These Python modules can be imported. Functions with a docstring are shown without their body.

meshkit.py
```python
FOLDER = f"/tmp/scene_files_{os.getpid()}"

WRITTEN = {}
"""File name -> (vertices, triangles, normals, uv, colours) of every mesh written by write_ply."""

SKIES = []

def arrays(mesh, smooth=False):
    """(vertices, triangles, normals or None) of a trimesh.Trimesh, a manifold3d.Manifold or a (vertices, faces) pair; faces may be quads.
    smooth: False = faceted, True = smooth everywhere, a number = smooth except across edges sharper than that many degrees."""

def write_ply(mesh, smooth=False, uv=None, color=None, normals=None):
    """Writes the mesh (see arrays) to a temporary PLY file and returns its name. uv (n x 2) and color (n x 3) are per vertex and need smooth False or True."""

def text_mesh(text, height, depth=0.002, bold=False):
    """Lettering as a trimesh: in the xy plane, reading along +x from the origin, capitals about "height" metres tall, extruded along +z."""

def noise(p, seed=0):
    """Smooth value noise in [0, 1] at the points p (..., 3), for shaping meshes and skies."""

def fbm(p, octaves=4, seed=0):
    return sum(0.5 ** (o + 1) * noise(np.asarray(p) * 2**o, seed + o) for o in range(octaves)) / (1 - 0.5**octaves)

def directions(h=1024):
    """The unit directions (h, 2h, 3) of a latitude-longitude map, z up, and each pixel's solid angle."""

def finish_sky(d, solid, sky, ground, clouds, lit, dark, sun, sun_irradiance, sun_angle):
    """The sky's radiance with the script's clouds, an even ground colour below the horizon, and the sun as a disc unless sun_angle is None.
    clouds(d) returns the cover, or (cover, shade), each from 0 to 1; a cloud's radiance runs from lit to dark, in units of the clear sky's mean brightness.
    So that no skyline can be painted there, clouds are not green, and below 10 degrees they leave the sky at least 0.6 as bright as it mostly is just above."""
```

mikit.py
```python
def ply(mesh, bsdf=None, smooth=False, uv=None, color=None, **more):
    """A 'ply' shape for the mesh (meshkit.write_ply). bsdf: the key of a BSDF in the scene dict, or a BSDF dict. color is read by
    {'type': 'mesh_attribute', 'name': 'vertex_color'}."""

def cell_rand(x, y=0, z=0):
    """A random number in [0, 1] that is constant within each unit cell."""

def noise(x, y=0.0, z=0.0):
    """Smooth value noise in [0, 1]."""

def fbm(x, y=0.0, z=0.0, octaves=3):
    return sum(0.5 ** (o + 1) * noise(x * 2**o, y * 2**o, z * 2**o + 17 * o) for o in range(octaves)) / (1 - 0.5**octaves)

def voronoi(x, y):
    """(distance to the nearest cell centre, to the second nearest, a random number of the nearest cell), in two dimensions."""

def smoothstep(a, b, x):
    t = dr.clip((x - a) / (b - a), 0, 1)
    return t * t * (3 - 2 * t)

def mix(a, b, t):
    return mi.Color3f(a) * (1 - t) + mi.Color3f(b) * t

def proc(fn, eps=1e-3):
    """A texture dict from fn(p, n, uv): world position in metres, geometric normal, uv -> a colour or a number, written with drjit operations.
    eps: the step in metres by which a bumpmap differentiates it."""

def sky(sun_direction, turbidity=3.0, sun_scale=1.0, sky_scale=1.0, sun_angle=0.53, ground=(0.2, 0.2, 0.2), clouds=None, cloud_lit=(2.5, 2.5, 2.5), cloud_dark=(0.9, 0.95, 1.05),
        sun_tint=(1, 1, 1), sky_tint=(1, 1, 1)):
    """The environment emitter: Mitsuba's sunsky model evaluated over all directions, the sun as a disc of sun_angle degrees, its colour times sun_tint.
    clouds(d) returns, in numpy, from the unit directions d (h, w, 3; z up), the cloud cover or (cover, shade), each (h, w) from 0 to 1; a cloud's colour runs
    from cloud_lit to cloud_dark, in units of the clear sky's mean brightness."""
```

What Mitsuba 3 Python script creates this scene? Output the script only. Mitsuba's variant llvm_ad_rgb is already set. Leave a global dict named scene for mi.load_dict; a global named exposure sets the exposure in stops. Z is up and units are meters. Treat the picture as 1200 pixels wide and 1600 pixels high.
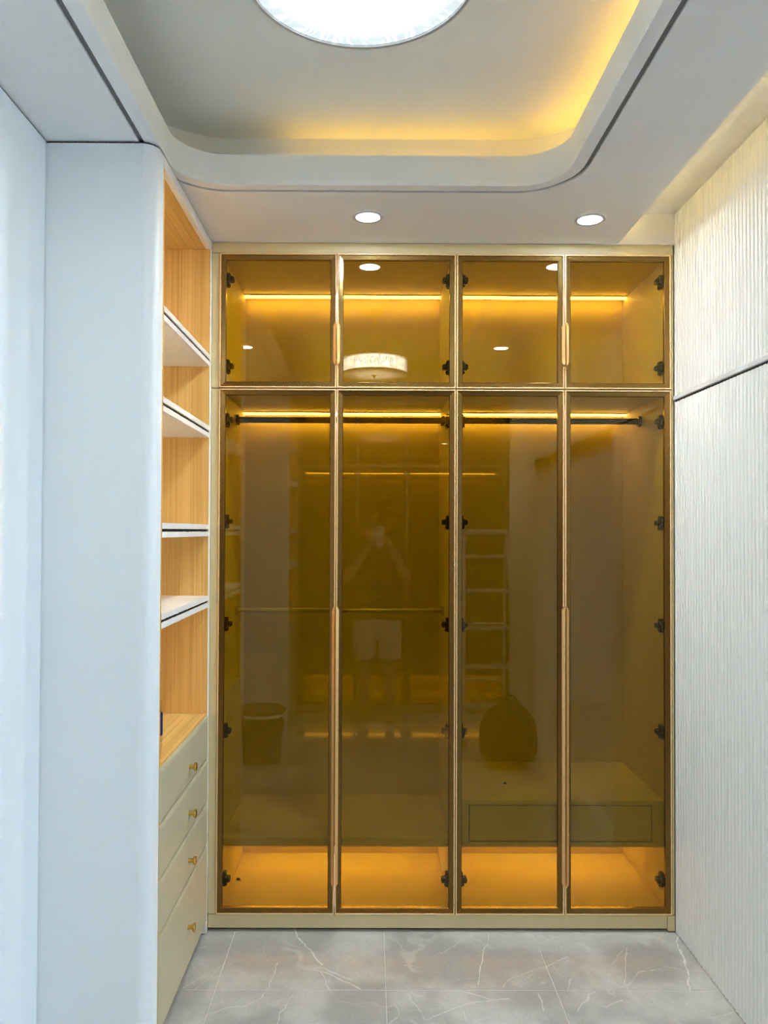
import math, random
import numpy as np, trimesh, manifold3d
import drjit as dr
import mitsuba as mi
import mikit, meshkit
from shapely.geometry import Polygon, box as sbox

# ------------------------------------------------------------------ camera, exposure, daylight
T = mi.ScalarTransform4f
exposure = 0.08
F_PX = 1230.0
PITCH, ROLL, YAW = math.radians(0.92), math.radians(0.22), math.radians(0.20)
CAM = np.array([0.0, 0.0, 1.516])
_fw = np.array([math.sin(YAW) * math.cos(PITCH), math.cos(YAW) * math.cos(PITCH), math.sin(PITCH)])
_rt = np.cross(_fw, [0, 0, 1.0]); _rt /= np.linalg.norm(_rt)
_up0 = np.cross(_rt, _fw)
_up = _up0 * math.cos(ROLL) - _rt * math.sin(ROLL)
WINDOW_L = [1.65, 2.2, 3.0]          # daylight behind the frosted window of the next room
DOWNLIGHT_L = [590, 690, 735]
LED_L = [25, 16, 23]                 # warm strips inside the cabinets
COVE_L = [12.5, 6.7, 0.5]
COVE_SIDE_L = [28, 13.6, 1.0]                # yellow strip of the ceiling tray
CHANNEL_L = [26, 17, 5.4]           # warm strip of the channel by the fluted wall
SHELF_L = [48, 37, 20]             # warm strip of the open shelves
CRYSTAL_L = [18, 22.5, 29]

scene = {
    'camera': {'type': 'perspective', 'fov': math.degrees(2 * math.atan(600 / F_PX)), 'fov_axis': 'x', 'near_clip': 0.01, 'far_clip': 100.0,
               'principal_point_offset_x': 16 / 1200, 'principal_point_offset_y': -10 / 1600,
               'to_world': T().look_at(origin=CAM.tolist(), target=(CAM + _fw).tolist(), up=_up.tolist())},
}
labels = {}
rng = np.random.default_rng(7)

# ------------------------------------------------------------------ materials
def lin(r, g, b):
    c = np.array([r, g, b]) / 255.0
    return [float(x) for x in np.where(c <= 0.04045, c / 12.92, ((c + 0.055) / 1.055) ** 2.4)]
def pr(rgb, rough=0.5, spec=0.5, **k):
    base = rgb if isinstance(rgb, dict) else {'type': 'rgb', 'value': rgb}
    return {'type': 'twosided', 'bsdf': {'type': 'principled', 'base_color': base, 'roughness': rough, 'specular': spec, **k}}
def diff(rgb):
    return {'type': 'twosided', 'bsdf': {'type': 'diffuse', 'reflectance': {'type': 'rgb', 'value': rgb}}}

WOOD_A, WOOD_B, WOOD_C = lin(210, 169, 94), lin(187, 140, 66), lin(226, 189, 119)
def wood_fn(u, v):
    """u across the grain, v along it, in metres."""
    w = u + 0.004 * mikit.noise(u * 9, v * 1.5)
    fine = mikit.noise(w * 520, v * 4.0, 3.0)
    mid = mikit.noise(w * 230, v * 1.6, 9.0)
    wide = mikit.noise(w * 26, v * 0.9, 5.0)
    t = mikit.smoothstep(0.30, 0.86, 0.42 * fine + 0.50 * mid + 0.08 * wide)
    c = mikit.mix(WOOD_C, WOOD_A, 0.35 + 0.4 * mikit.smoothstep(0.2, 0.8, wide))
    return mikit.mix(c, WOOD_B, t * 0.6)
def wood_up(p, n, uv): return wood_fn(p.x + 0.31 * p.y, p.z)
def wood_along(p, n, uv): return wood_fn(p.x + 0.5 * p.z, p.y)

VEINS = [  # polylines of the marble's bold veins on the floor (x, y, half width), metres
    (-0.291, 3.040, -0.272, 2.982, 0.0039, 1.00), (-0.272, 2.982, -0.235, 2.898, 0.0039, 1.00), (-0.235, 2.898, -0.199, 2.827, 0.0039, 1.00), (-0.199, 2.827, -0.169, 2.777, 0.0039, 1.00),
    (-0.189, 2.745, -0.139, 2.716, 0.0033, 0.90), (-0.139, 2.716, -0.106, 2.688, 0.0033, 0.90), (-0.106, 2.688, -0.069, 2.661, 0.0033, 0.90), (-0.069, 2.661, -0.030, 2.627, 0.0033, 0.90),
    (-0.148, 2.738, -0.103, 2.706, 0.0044, 0.90), (-0.103, 2.706, -0.064, 2.685, 0.0044, 0.90), (-0.168, 2.730, -0.128, 2.627, 0.0033, 0.60), (-0.331, 2.956, -0.288, 2.915, 0.0017, 0.60),
    (-0.288, 2.915, -0.233, 2.877, 0.0017, 0.60), (-0.509, 2.773, -0.628, 2.632, 0.0014, 0.70), (-0.515, 2.751, -0.578, 2.636, 0.0014, 0.60), (-0.509, 2.493, -0.454, 2.530, 0.0019, 0.80),
    (-0.454, 2.530, -0.399, 2.536, 0.0019, 0.80), (-0.399, 2.536, -0.358, 2.567, 0.0019, 0.80), (-0.358, 2.567, -0.332, 2.626, 0.0019, 0.80), (-0.332, 2.626, -0.323, 2.781, 0.0019, 0.80),
    (-0.247, 2.593, -0.267, 2.530, 0.0022, 0.80), (-0.267, 2.530, -0.287, 2.445, 0.0022, 0.80), (-0.297, 2.534, -0.184, 2.568, 0.0014, 0.60), (-0.643, 2.870, -0.594, 2.897, 0.0017, 0.70),
    (-0.458, 2.536, -0.408, 2.593, 0.0011, 0.50), (0.062, 2.975, 0.109, 2.924, 0.0017, 0.50), (0.109, 2.924, 0.124, 2.860, 0.0017, 0.50), (0.120, 2.768, 0.177, 2.761, 0.0022, 0.50),
    (0.128, 2.601, 0.161, 2.513, 0.0033, 0.50), (-0.387, 2.890, -0.352, 2.781, 0.0011, 0.40), (0.448, 2.997, 0.406, 2.829, 0.0022, 0.95), (0.406, 2.829, 0.360, 2.661, 0.0022, 0.95),
    (0.447, 2.633, 0.478, 2.689, 0.0019, 0.80), (0.478, 2.689, 0.546, 2.728, 0.0019, 0.80), (0.546, 2.728, 0.620, 2.764, 0.0019, 0.80), (0.620, 2.764, 0.709, 2.831, 0.0019, 0.80),
    (0.685, 2.694, 0.655, 2.625, 0.0028, 0.70), (1.153, 2.965, 1.110, 2.790, 0.0033, 0.95), (1.110, 2.790, 1.060, 2.621, 0.0033, 0.95), (0.936, 2.896, 0.885, 2.749, 0.0025, 0.75),
    (0.885, 2.749, 0.856, 2.672, 0.0025, 0.75), (0.856, 2.672, 0.853, 2.608, 0.0025, 0.75), (0.871, 2.662, 0.935, 2.739, 0.0022, 0.75), (0.935, 2.739, 1.018, 2.754, 0.0022, 0.75),
    (0.833, 2.644, 0.871, 2.662, 0.0028, 0.70), (0.235, 2.829, 0.297, 2.883, 0.0017, 0.55), (0.297, 2.883, 0.380, 2.985, 0.0017, 0.55), (0.175, 2.462, 0.270, 2.519, 0.0028, 0.75),
    (0.270, 2.519, 0.348, 2.566, 0.0028, 0.75), (0.348, 2.566, 0.454, 2.580, 0.0028, 0.75), (0.047, 2.510, 0.251, 2.524, 0.0011, 0.50), (0.312, 2.615, 0.391, 2.580, 0.0039, 0.60),
    (0.553, 2.607, 0.553, 2.512, 0.0033, 0.60), (0.659, 2.512, 0.719, 2.598, 0.0033, 0.60), (0.719, 2.598, 0.749, 2.613, 0.0033, 0.60), (0.752, 2.533, 0.815, 2.572, 0.0039, 0.70),
    (0.133, 2.605, 0.170, 2.462, 0.0022, 0.50), (1.056, 2.481, 1.158, 2.505, 0.0028, 0.50), (0.847, 2.779, 0.921, 2.885, 0.0022, 0.50), (0.525, 2.680, 0.566, 2.719, 0.0017, 0.50),
    (0.294, 2.503, 0.307, 2.447, 0.0028, 0.50), (0.296, 2.683, 0.400, 2.712, 0.0014, 0.50), (1.035, 2.770, 1.090, 2.740, 0.0033, 0.40),
]
def marble_fn(p, n, uv):
    x, y = p.x, p.y
    wx = x + 0.022 * (mikit.fbm(x * 14, y * 14, 1.0) - 0.5) + 0.004 * (mikit.noise(x * 90, y * 90, 2.0) - 0.5)
    wy = y + 0.022 * (mikit.fbm(x * 14, y * 14, 7.0) - 0.5) + 0.004 * (mikit.noise(x * 90, y * 90, 8.0) - 0.5)
    cloud = mikit.fbm(x * 5, y * 5, 4.0, 4)
    c = mikit.mix(lin(168, 166, 160), lin(198, 196, 189), mikit.smoothstep(0.3, 0.72, cloud))
    warm = mikit.fbm(x * 3 + 11, y * 3, 2.0)
    c = mikit.mix(c, lin(182, 176, 169), 0.25 * mikit.smoothstep(0.5, 0.75, warm))
    c = c * (0.95 + 0.1 * mikit.noise(x * 160, y * 160, 3.0))
    # faint hair veins everywhere
    r = dr.abs(mikit.fbm(x * 6 + 3, y * 6, 12.0, 3) - 0.5)
    hair = (1 - mikit.smoothstep(0.0, 0.010, r)) * mikit.smoothstep(0.5, 0.72, mikit.fbm(x * 4, y * 4, 21.0))
    r2 = dr.abs(mikit.fbm(x * 3.2 + 9, y * 3.2, 31.0, 4) - 0.5)
    mist = (1 - mikit.smoothstep(0.0, 0.035, r2)) * mikit.smoothstep(0.45, 0.7, mikit.fbm(x * 5, y * 5, 41.0))
    v = dr.maximum(0.45 * hair, 0.30 * mist)
    rag = 0.35 + 1.3 * mikit.noise(x * 55, y * 55, 51.0)
    for (x0, y0, x1, y1, w, s) in VEINS:
        dx, dy = x1 - x0, y1 - y0
        t = dr.clip(((wx - x0) * dx + (wy - y0) * dy) / (dx * dx + dy * dy), 0, 1)
        d = dr.sqrt(dr.square(wx - x0 - t * dx) + dr.square(wy - y0 - t * dy))
        v = dr.maximum(v, s * (1 - mikit.smoothstep(0.05 * w, 1.15 * w * rag, d)))
    return mikit.mix(c, lin(232, 229, 222), dr.clip(v, 0, 1) * 0.8)

MATS = {
    'white_paint': pr(lin(226, 226, 224), 0.65, 0.3),
    'tray_paint': pr(lin(219, 221, 213), 0.6, 0.3),
    'flute_white': pr(lin(229, 230, 228), 0.45, 0.4),
    'trim_grey': pr(lin(196, 200, 204), 0.4, 0.4),
    'gap_dark': diff(lin(58, 58, 58)),
    'groove_grey': diff(lin(120, 120, 118)),
    'black': pr(lin(12, 11, 11), 0.5, 0.3),
    'black_metal': pr(lin(38, 33, 28), 0.3, 0.5, metallic=0.6),
    'lacquer': {'type': 'twosided', 'bsdf': {'type': 'principled', 'base_color': {'type': 'rgb', 'value': lin(226, 232, 234)}, 'roughness': 0.40, 'specular': 0.45}},
    'shelf_white': pr(lin(236, 232, 226), 0.35, 0.4),
    'wood_up': pr(mikit.proc(wood_up), 0.5, 0.3),
    'wood_along': pr(mikit.proc(wood_along), 0.5, 0.3),
    'khaki': pr(lin(206, 190, 146), 0.5, 0.35),
    'khaki_inside': pr(lin(206, 188, 150), 0.55, 0.3),
    'leather': pr(lin(182, 171, 140), 0.45, 0.4),
    'bronze': {'type': 'twosided', 'bsdf': {'type': 'principled', 'base_color': {'type': 'rgb', 'value': lin(120, 91, 46)}, 'metallic': 0.9, 'roughness': 0.28, 'specular': 0.5}},
    'champagne': {'type': 'twosided', 'bsdf': {'type': 'principled', 'base_color': {'type': 'rgb', 'value': lin(246, 216, 164)}, 'metallic': 0.55, 'roughness': 0.35, 'specular': 0.5}},
    'rose_gold': {'type': 'twosided', 'bsdf': {'type': 'principled', 'base_color': {'type': 'rgb', 'value': lin(226, 178, 116)}, 'metallic': 0.75, 'roughness': 0.34, 'specular': 0.5}},
    'brass': {'type': 'twosided', 'bsdf': {'type': 'principled', 'base_color': {'type': 'rgb', 'value': lin(214, 176, 92)}, 'metallic': 0.95, 'roughness': 0.25}},
    'chrome': {'type': 'twosided', 'bsdf': {'type': 'principled', 'base_color': {'type': 'rgb', 'value': lin(206, 194, 178)}, 'metallic': 0.95, 'roughness': 0.13}},
    'aluminium': {'type': 'twosided', 'bsdf': {'type': 'principled', 'base_color': {'type': 'rgb', 'value': lin(214, 214, 212)}, 'metallic': 0.6, 'roughness': 0.4}},
    'amber_glass': {'type': 'thindielectric', 'int_ior': 2.6, 'specular_reflectance': {'type': 'rgb', 'value': [0.185, 0.155, 0.095]}, 'specular_transmittance': {'type': 'rgb', 'value': [0.72, 0.60, 0.03]}},
    'clear_glass': {'type': 'thindielectric', 'int_ior': 1.45},
    'crystal': {'type': 'thindielectric', 'int_ior': 1.6},
    'marble': pr(mikit.proc(marble_fn), 0.08, 0.5),
    'grout': pr(lin(208, 206, 200), 0.6, 0.3),
    'diffuser': pr(lin(240, 240, 240), 0.5, 0.3),
    'frosted': pr(lin(126, 130, 132), 0.5, 0.3),
    'skin': pr(lin(190, 140, 112), 0.55, 0.3),
    'dark_cloth': pr(lin(40, 39, 42), 0.85, 0.2),
    'light_cloth': pr(lin(206, 202, 192), 0.85, 0.2),
    'hair': pr(lin(28, 24, 22), 0.6, 0.3),
    'bag_black': pr(lin(26, 25, 26), 0.7, 0.3),
    'pail_dark': pr(lin(62, 58, 54), 0.4, 0.4),
    'pail_pale': pr(lin(120, 108, 92), 0.45, 0.4),
    'label_blue': pr(lin(24, 44, 96), 0.4, 0.4),
    'plastic_white': pr(lin(236, 230, 226), 0.4, 0.4),
    'grey_plain': pr(lin(172, 170, 166), 0.4, 0.4),
    'plastic_tint': {'type': 'thindielectric', 'int_ior': 1.55, 'specular_transmittance': {'type': 'rgb', 'value': [0.86, 0.87, 0.88]}},
}
scene.update(MATS)

# ------------------------------------------------------------------ mesh and scene helpers
def bx(x0, x1, y0, y1, z0, z1, c=0.0):
    """A box; c chamfers its edges."""
    lo, hi = np.array([min(x0, x1), min(y0, y1), min(z0, z1)], float), np.array([max(x0, x1), max(y0, y1), max(z0, z1)], float)
    if c <= 0:
        m = trimesh.creation.box(hi - lo); m.apply_translation((lo + hi) / 2); return m
    c = min(c, 0.45 * (hi - lo).min())
    pts = []
    for i in range(8):
        s = [(i >> k) & 1 for k in range(3)]
        corner = np.where(s, hi, lo); inward = np.where(s, -1, 1) * c
        for k in range(3):
            q = corner + inward; q[k] = corner[k]; pts.append(q)
    return trimesh.convex.convex_hull(np.array(pts))
def cat(*ms): return trimesh.util.concatenate([m for m in ms])
def mtrans(m, x=0, y=0, z=0): m = m.copy(); m.apply_translation([x, y, z]); return m
def cyl(p0, p1, r, n=24): return trimesh.creation.cylinder(radius=r, segment=[p0, p1], sections=n)
def lathe(profile, n=40, at=(0, 0, 0)):
    m = trimesh.creation.revolve(np.array(profile, float), sections=n); m.apply_translation(at); return m
def extrude(poly, z0, z1):
    gs = getattr(poly, 'geoms', [poly])
    m = trimesh.util.concatenate([trimesh.creation.extrude_polygon(g, z1 - z0, engine='earcut') for g in gs])
    m.apply_translation([0, 0, z0]); return m
def rrect(x0, x1, y0, y1, r):
    return sbox(x0 + r, y0 + r, x1 - r, y1 - r).buffer(r, quad_segs=16)
def ring(x0, x1, z0, z1, prof):
    """Mitred rectangular frame in the xz plane; prof is a closed list of (inset, y)."""
    loops = [np.array([[x0 + i, y, z0 + i], [x1 - i, y, z0 + i], [x1 - i, y, z1 - i], [x0 + i, y, z1 - i]]) for i, y in prof]
    v = np.vstack(loops); k = len(prof); f = []
    for a in range(k):
        b = (a + 1) % k
        for s in range(4):
            t = (s + 1) % 4
            f += [[4 * a + s, 4 * a + t, 4 * b + t], [4 * a + s, 4 * b + t, 4 * b + s]]
    m = trimesh.Trimesh(v, f, process=False); m.fix_normals(); return m
XF = [None]
def placed(mesh):
    if XF[0] is not None:
        mesh = mesh.copy(); mesh.apply_transform(XF[0])
    return mesh
def put(key, mesh, mat, smooth=False, **more):
    k, i = key, 0
    while k in scene: i += 1; k = f'{key}_{i:03d}'
    scene[k] = mikit.ply(placed(mesh), mat, smooth=smooth, **more)
    return k
WEIGHT = [1.0]
def emit(key, mesh, rad, weight=1.0):
    return put(key, mesh, 'diffuser', emitter={'type': 'area', 'sampling_weight': float(weight * WEIGHT[0]), 'radiance': {'type': 'rgb', 'value': [float(x) for x in rad]}})
def struct(key): labels[key] = {**labels.get(key, {}), 'kind': 'structure'}
def tag(key, label, category, group=None):
    labels[key] = {'label': label, 'category': category}
    if group: labels[key]['group'] = group
def rot(axis, deg, at=(0, 0, 0)): return trimesh.transformations.rotation_matrix(math.radians(deg), axis, at)

# ------------------------------------------------------------------ room dimensions
XL, XR = -0.931, 1.157             # left wall, face of the fluted wall
YF, YB = 3.56, -1.12               # walls behind the two wardrobes
MID = 1.22                         # the room is the same on both sides of y = MID
SOF = 2.622                        # soffit height
TRAY = 2.846                       # ceiling of the tray
CHAN = 2.737                       # ceiling of the channel beside the fluted wall
OPEN0, OPEN1, OPENZ = 0.47, 2.235, 1.95

# floor ------------------------------------------------------------
put('floor', bx(XL - 0.1, XR + 0.12, YB - 0.1, YF + 0.1, -0.12, -0.0008), 'grout'); struct('floor')
labels['floor']['label'] = 'polished grey marble-look tile floor with white veins'
G = 0.0012
xs = [XL - 0.05, -0.508, 0.055, 0.618, XR + 0.05]
ys = [2.625 + 0.5625 * k for k in range(-7, 3)]
for i in range(len(xs) - 1):
    for j in range(len(ys) - 1):
        y0, y1 = max(ys[j], YB - 0.05), min(ys[j + 1], YF + 0.05)
        put('floor__tile', bx(xs[i] + G, xs[i + 1] - G, y0 + G, y1 - G, -0.005, 0.0, 0.0008), 'marble')

# walls ------------------------------------------------------------
put('wall_front', bx(XL - 0.1, XR + 0.12, YF, YF + 0.1, 0, 2.95), 'white_paint'); struct('wall_front')
put('wall_back', bx(XL - 0.1, XR + 0.12, YB - 0.1, YB, 0, 2.95), 'white_paint'); struct('wall_back')
put('wall_left', bx(XL - 0.1, XL, YB, YF, 0, 2.95), 'white_paint'); struct('wall_left')
put('wall_left__lacquer_panel', cat(bx(XL, XL + 0.006, MID + 0.001, 2.215, 0.0, 2.616, 0.001)), 'lacquer')
put('wall_left__lacquer_panel', cat(bx(XL, XL + 0.006, 2 * MID - 2.215, MID - 0.001, 0.0, 2.616, 0.001)), 'lacquer')
put('wall_left__shadow_gap', bx(XL, XL + 0.004, 2 * MID - 2.215, 2.215, 2.6165, 2.621), 'groove_grey')
pl = rrect(1.25, 1.952, 1.22, 1.872, 0.10)
pm = extrude(pl, 0, 0.014)
pm = trimesh.Trimesh(np.stack([XL + 0.0065 + pm.vertices[:, 2], pm.vertices[:, 0], pm.vertices[:, 1]], 1), pm.faces); pm.fix_normals()
put('wall_plate', pm, 'white_paint'); tag('wall_plate', 'white plate with rounded corners on the left wall, at the left picture edge', 'wall plate')
# the fluted wall: backing with the wide opening to the next room
BX = XR + 0.007
put('wall_right', cat(bx(BX, BX + 0.1, YB, OPEN0, 0, 2.95), bx(BX, BX + 0.1, OPEN1, YF, 0, 2.95), bx(BX, BX + 0.1, OPEN0, OPEN1, OPENZ, 2.95)), 'white_paint'); struct('wall_right')
labels['wall_right']['label'] = 'white vertically fluted wall with a horizontal seam'
PITCHF = 0.0243
def flute(y0, z0, z1):
    n = 9
    a = np.linspace(0, math.pi, n)
    prof = [(y0 + PITCHF / 2 - 0.0112 * math.cos(t), -0.0065 * math.sin(t) ** 0.8) for t in a]
    poly = [(BX + 0.0005, y0 + PITCHF / 2 + 0.0112)] + [(BX + 0.0005, y0 + PITCHF / 2 - 0.0112)] + [(BX + d, y) for y, d in prof]
    m = trimesh.creation.extrude_polygon(Polygon(poly).buffer(0), z1 - z0, engine='earcut'); m.apply_translation([0, 0, z0]); return m
def flutes(ya, yb, z0, z1):
    n = int((yb - ya) / PITCHF + 0.001)
    for k in range(n): put('wall_right__flute', flute(yb - (k + 1) * PITCHF, z0, z1), 'flute_white', smooth=40)
flutes(-0.55, 3.0035, 2.036, CHAN - 0.004)
flutes(OPEN1 + 0.005, 3.0035, 0.004, 2.012)
flutes(-0.55, OPEN0, 0.004, 2.012)
put('wall_right__seam_trim', bx(XR - 0.003, BX, -0.55, 2.999, 2.019, 2.036, 0.002), 'trim_grey')
put('wall_right__shadow_gap', bx(BX - 0.004, BX + 0.001, -0.55, 2.999, 2.0115, 2.019), 'gap_dark')
put('wall_right__opening_header', bx(XR - 0.004, BX + 0.11, OPEN0 - 0.002, OPEN1 + 0.004, OPENZ - 0.004, 2.0112, 0.002), 'bronze')

# the next room, seen only as daylight in the glass -------------------
AX0, AX1, AY0, AY1 = BX + 0.11, 3.7, -1.0, 3.5
put('floor_adjoining', bx(AX0 - 0.1, AX1, AY0, AY1, -0.12, -0.002), 'grey_plain'); struct('floor_adjoining')
put('ceiling_adjoining', bx(AX0, AX1, AY0, AY1, 2.75, 2.85), 'white_paint'); struct('ceiling_adjoining')
put('wall_adjoining_near', bx(AX0, AX1, AY0 - 0.1, AY0, 0, 2.75), 'white_paint'); struct('wall_adjoining_near')
put('wall_adjoining_far', bx(AX0, AX1, AY1, AY1 + 0.1, 0, 2.75), 'white_paint'); struct('wall_adjoining_far')
put('wall_adjoining_side', cat(bx(AX1, AX1 + 0.1, AY0, -0.4, 0, 2.75), bx(AX1, AX1 + 0.1, 3.0, AY1, 0, 2.75), bx(AX1, AX1 + 0.1, -0.4, 3.0, 0, 0.3), bx(AX1, AX1 + 0.1, -0.4, 3.0, 2.5, 2.75)), 'white_paint'); struct('wall_adjoining_side')
put('window_1', cat(*[bx(AX1 + 0.01, AX1 + 0.06, y - 0.025, y + 0.025, 0.3, 2.5) for y in (-0.375, 0.75, 1.87, 2.975)], bx(AX1 + 0.01, AX1 + 0.06, -0.4, 3.0, 0.3, 0.35), bx(AX1 + 0.01, AX1 + 0.06, -0.4, 3.0, 2.45, 2.5)), 'white_paint'); struct('window_1')
wp = trimesh.Trimesh([[AX1 + 0.05, -0.39, 0.31], [AX1 + 0.05, 2.99, 0.31], [AX1 + 0.05, 2.99, 2.49], [AX1 + 0.05, -0.39, 2.49]], [[0, 2, 1], [0, 3, 2]], process=False)
emit('window_1__frosted_pane', wp, WINDOW_L, 6)

# ceiling ----------------------------------------------------------
TX0, TX1, TY0, TY1 = -0.612, 0.604, -0.06, 2.502
tray_in = rrect(TX0, TX1, TY0, TY1, 0.15)
fascia_out = tray_in.buffer(0.014, quad_segs=16)
cove_out = tray_in.buffer(0.150, quad_segs=16)
gro_in, gro_out = tray_in.buffer(0.038, quad_segs=16), tray_in.buffer(0.0535, quad_segs=16)
SX1 = 0.945
LEDGE0 = 0.86
whole = sbox(XL, YB, XR + 0.05, YF)
put('ceiling', extrude(sbox(XL - 0.1, YB - 0.1, XR + 0.15, YF + 0.1), TRAY, TRAY + 0.05), 'tray_paint'); struct('ceiling')
labels['ceiling']['label'] = 'white recessed tray ceiling with rounded corners and hidden lighting'
lower = sbox(XL, YB, SX1, YF)
put('ceiling__soffit', extrude(lower.difference(gro_out), SOF, SOF + 0.016), 'white_paint')
put('ceiling__soffit_border', extrude(gro_in.difference(tray_in), SOF, SOF + 0.016), 'white_paint')
put('ceiling__shadow_groove', extrude(gro_out.buffer(0.004).difference(gro_in.buffer(-0.004)), SOF + 0.0065, SOF + 0.014), 'groove_grey')
put('ceiling__fascia', extrude(fascia_out.difference(tray_in), SOF + 0.001, 2.719), 'tray_paint', smooth=40)
put('ceiling__cove_floor', extrude(cove_out.difference(fascia_out), SOF + 0.022, SOF + 0.03), 'tray_paint')
put('ceiling__cove_wall', extrude(cove_out.buffer(0.015, quad_segs=16).difference(cove_out), SOF + 0.02, TRAY), 'tray_paint', smooth=40)
put('ceiling__channel', cat(bx(LEDGE0, XR + 0.06, YB, YF, CHAN, CHAN + 0.02), bx(LEDGE0 - 0.015, LEDGE0, YB, YF, SOF + 0.016, CHAN + 0.02), bx(SX1 - 0.012, SX1, -0.55, 2.999, SOF + 0.0155, SOF + 0.018)), 'white_paint')
put('ceiling__channel_end', bx(LEDGE0, XR + 0.006, 3.0, 3.02, SOF - 0.003, CHAN), 'white_paint')
put('ceiling__channel_end', bx(LEDGE0, XR + 0.006, -0.58, -0.56, SOF - 0.003, CHAN), 'white_paint')

def strip(key, x0, x1, y0, y1, z, w, rad, label, up=True):
    """An LED tape lying on z, emitting upward, on a thin backing."""
    wx, wy = (0.052, 0) if x1 - x0 < 0.05 and z > SOF + 0.05 else (0, 0.0075 if z > SOF + 0.05 else 0)   # cleat back to the cove wall
    put(key, bx(x0 - 0.002, x1 + 0.002 + wx, y0 - 0.002, y1 + 0.002 + wy, z, z + 0.002), 'diffuser')
    emit(key + '__lit_tape', bx(x0, x1, y0, y1, z + 0.002, z + 0.005), rad, 0.8)
    tag(key, label, 'light strip', 'light strips hidden in the ceiling')
ZC = SOF + 0.0305
strip('led_strip', -0.30, 0.46, 2.632, 2.642, 2.742, 0.01, COVE_L, 'yellow light strip hidden in the far side of the ceiling tray')
from shapely.geometry import LineString
side = LineString([(0.694, 0.10), (0.694, 2.352)] + [(0.454 + 0.240 * math.cos(t), 2.352 + 0.240 * math.sin(t)) for t in np.linspace(0.05, 1.25, 14)])
put('led_strip_001', extrude(side.buffer(0.007, cap_style='flat').union(side.parallel_offset(0.030, 'right').buffer(0.031, cap_style='flat').intersection(cove_out.buffer(-0.0005))), 2.712, 2.714), 'diffuser')
emit('led_strip_001__lit_tape', extrude(side.buffer(0.005, cap_style='flat'), 2.714, 2.717), COVE_SIDE_L, 1.0)
tag('led_strip_001', 'yellow light strip hidden along the right side of the ceiling tray', 'light strip', 'light strips hidden in the ceiling')
strip('led_strip_002', 0.908, 0.918, -0.5, 2.99, SOF + 0.017, 0.01, CHANNEL_L, 'warm light strip hidden in the channel above the fluted wall')

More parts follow.
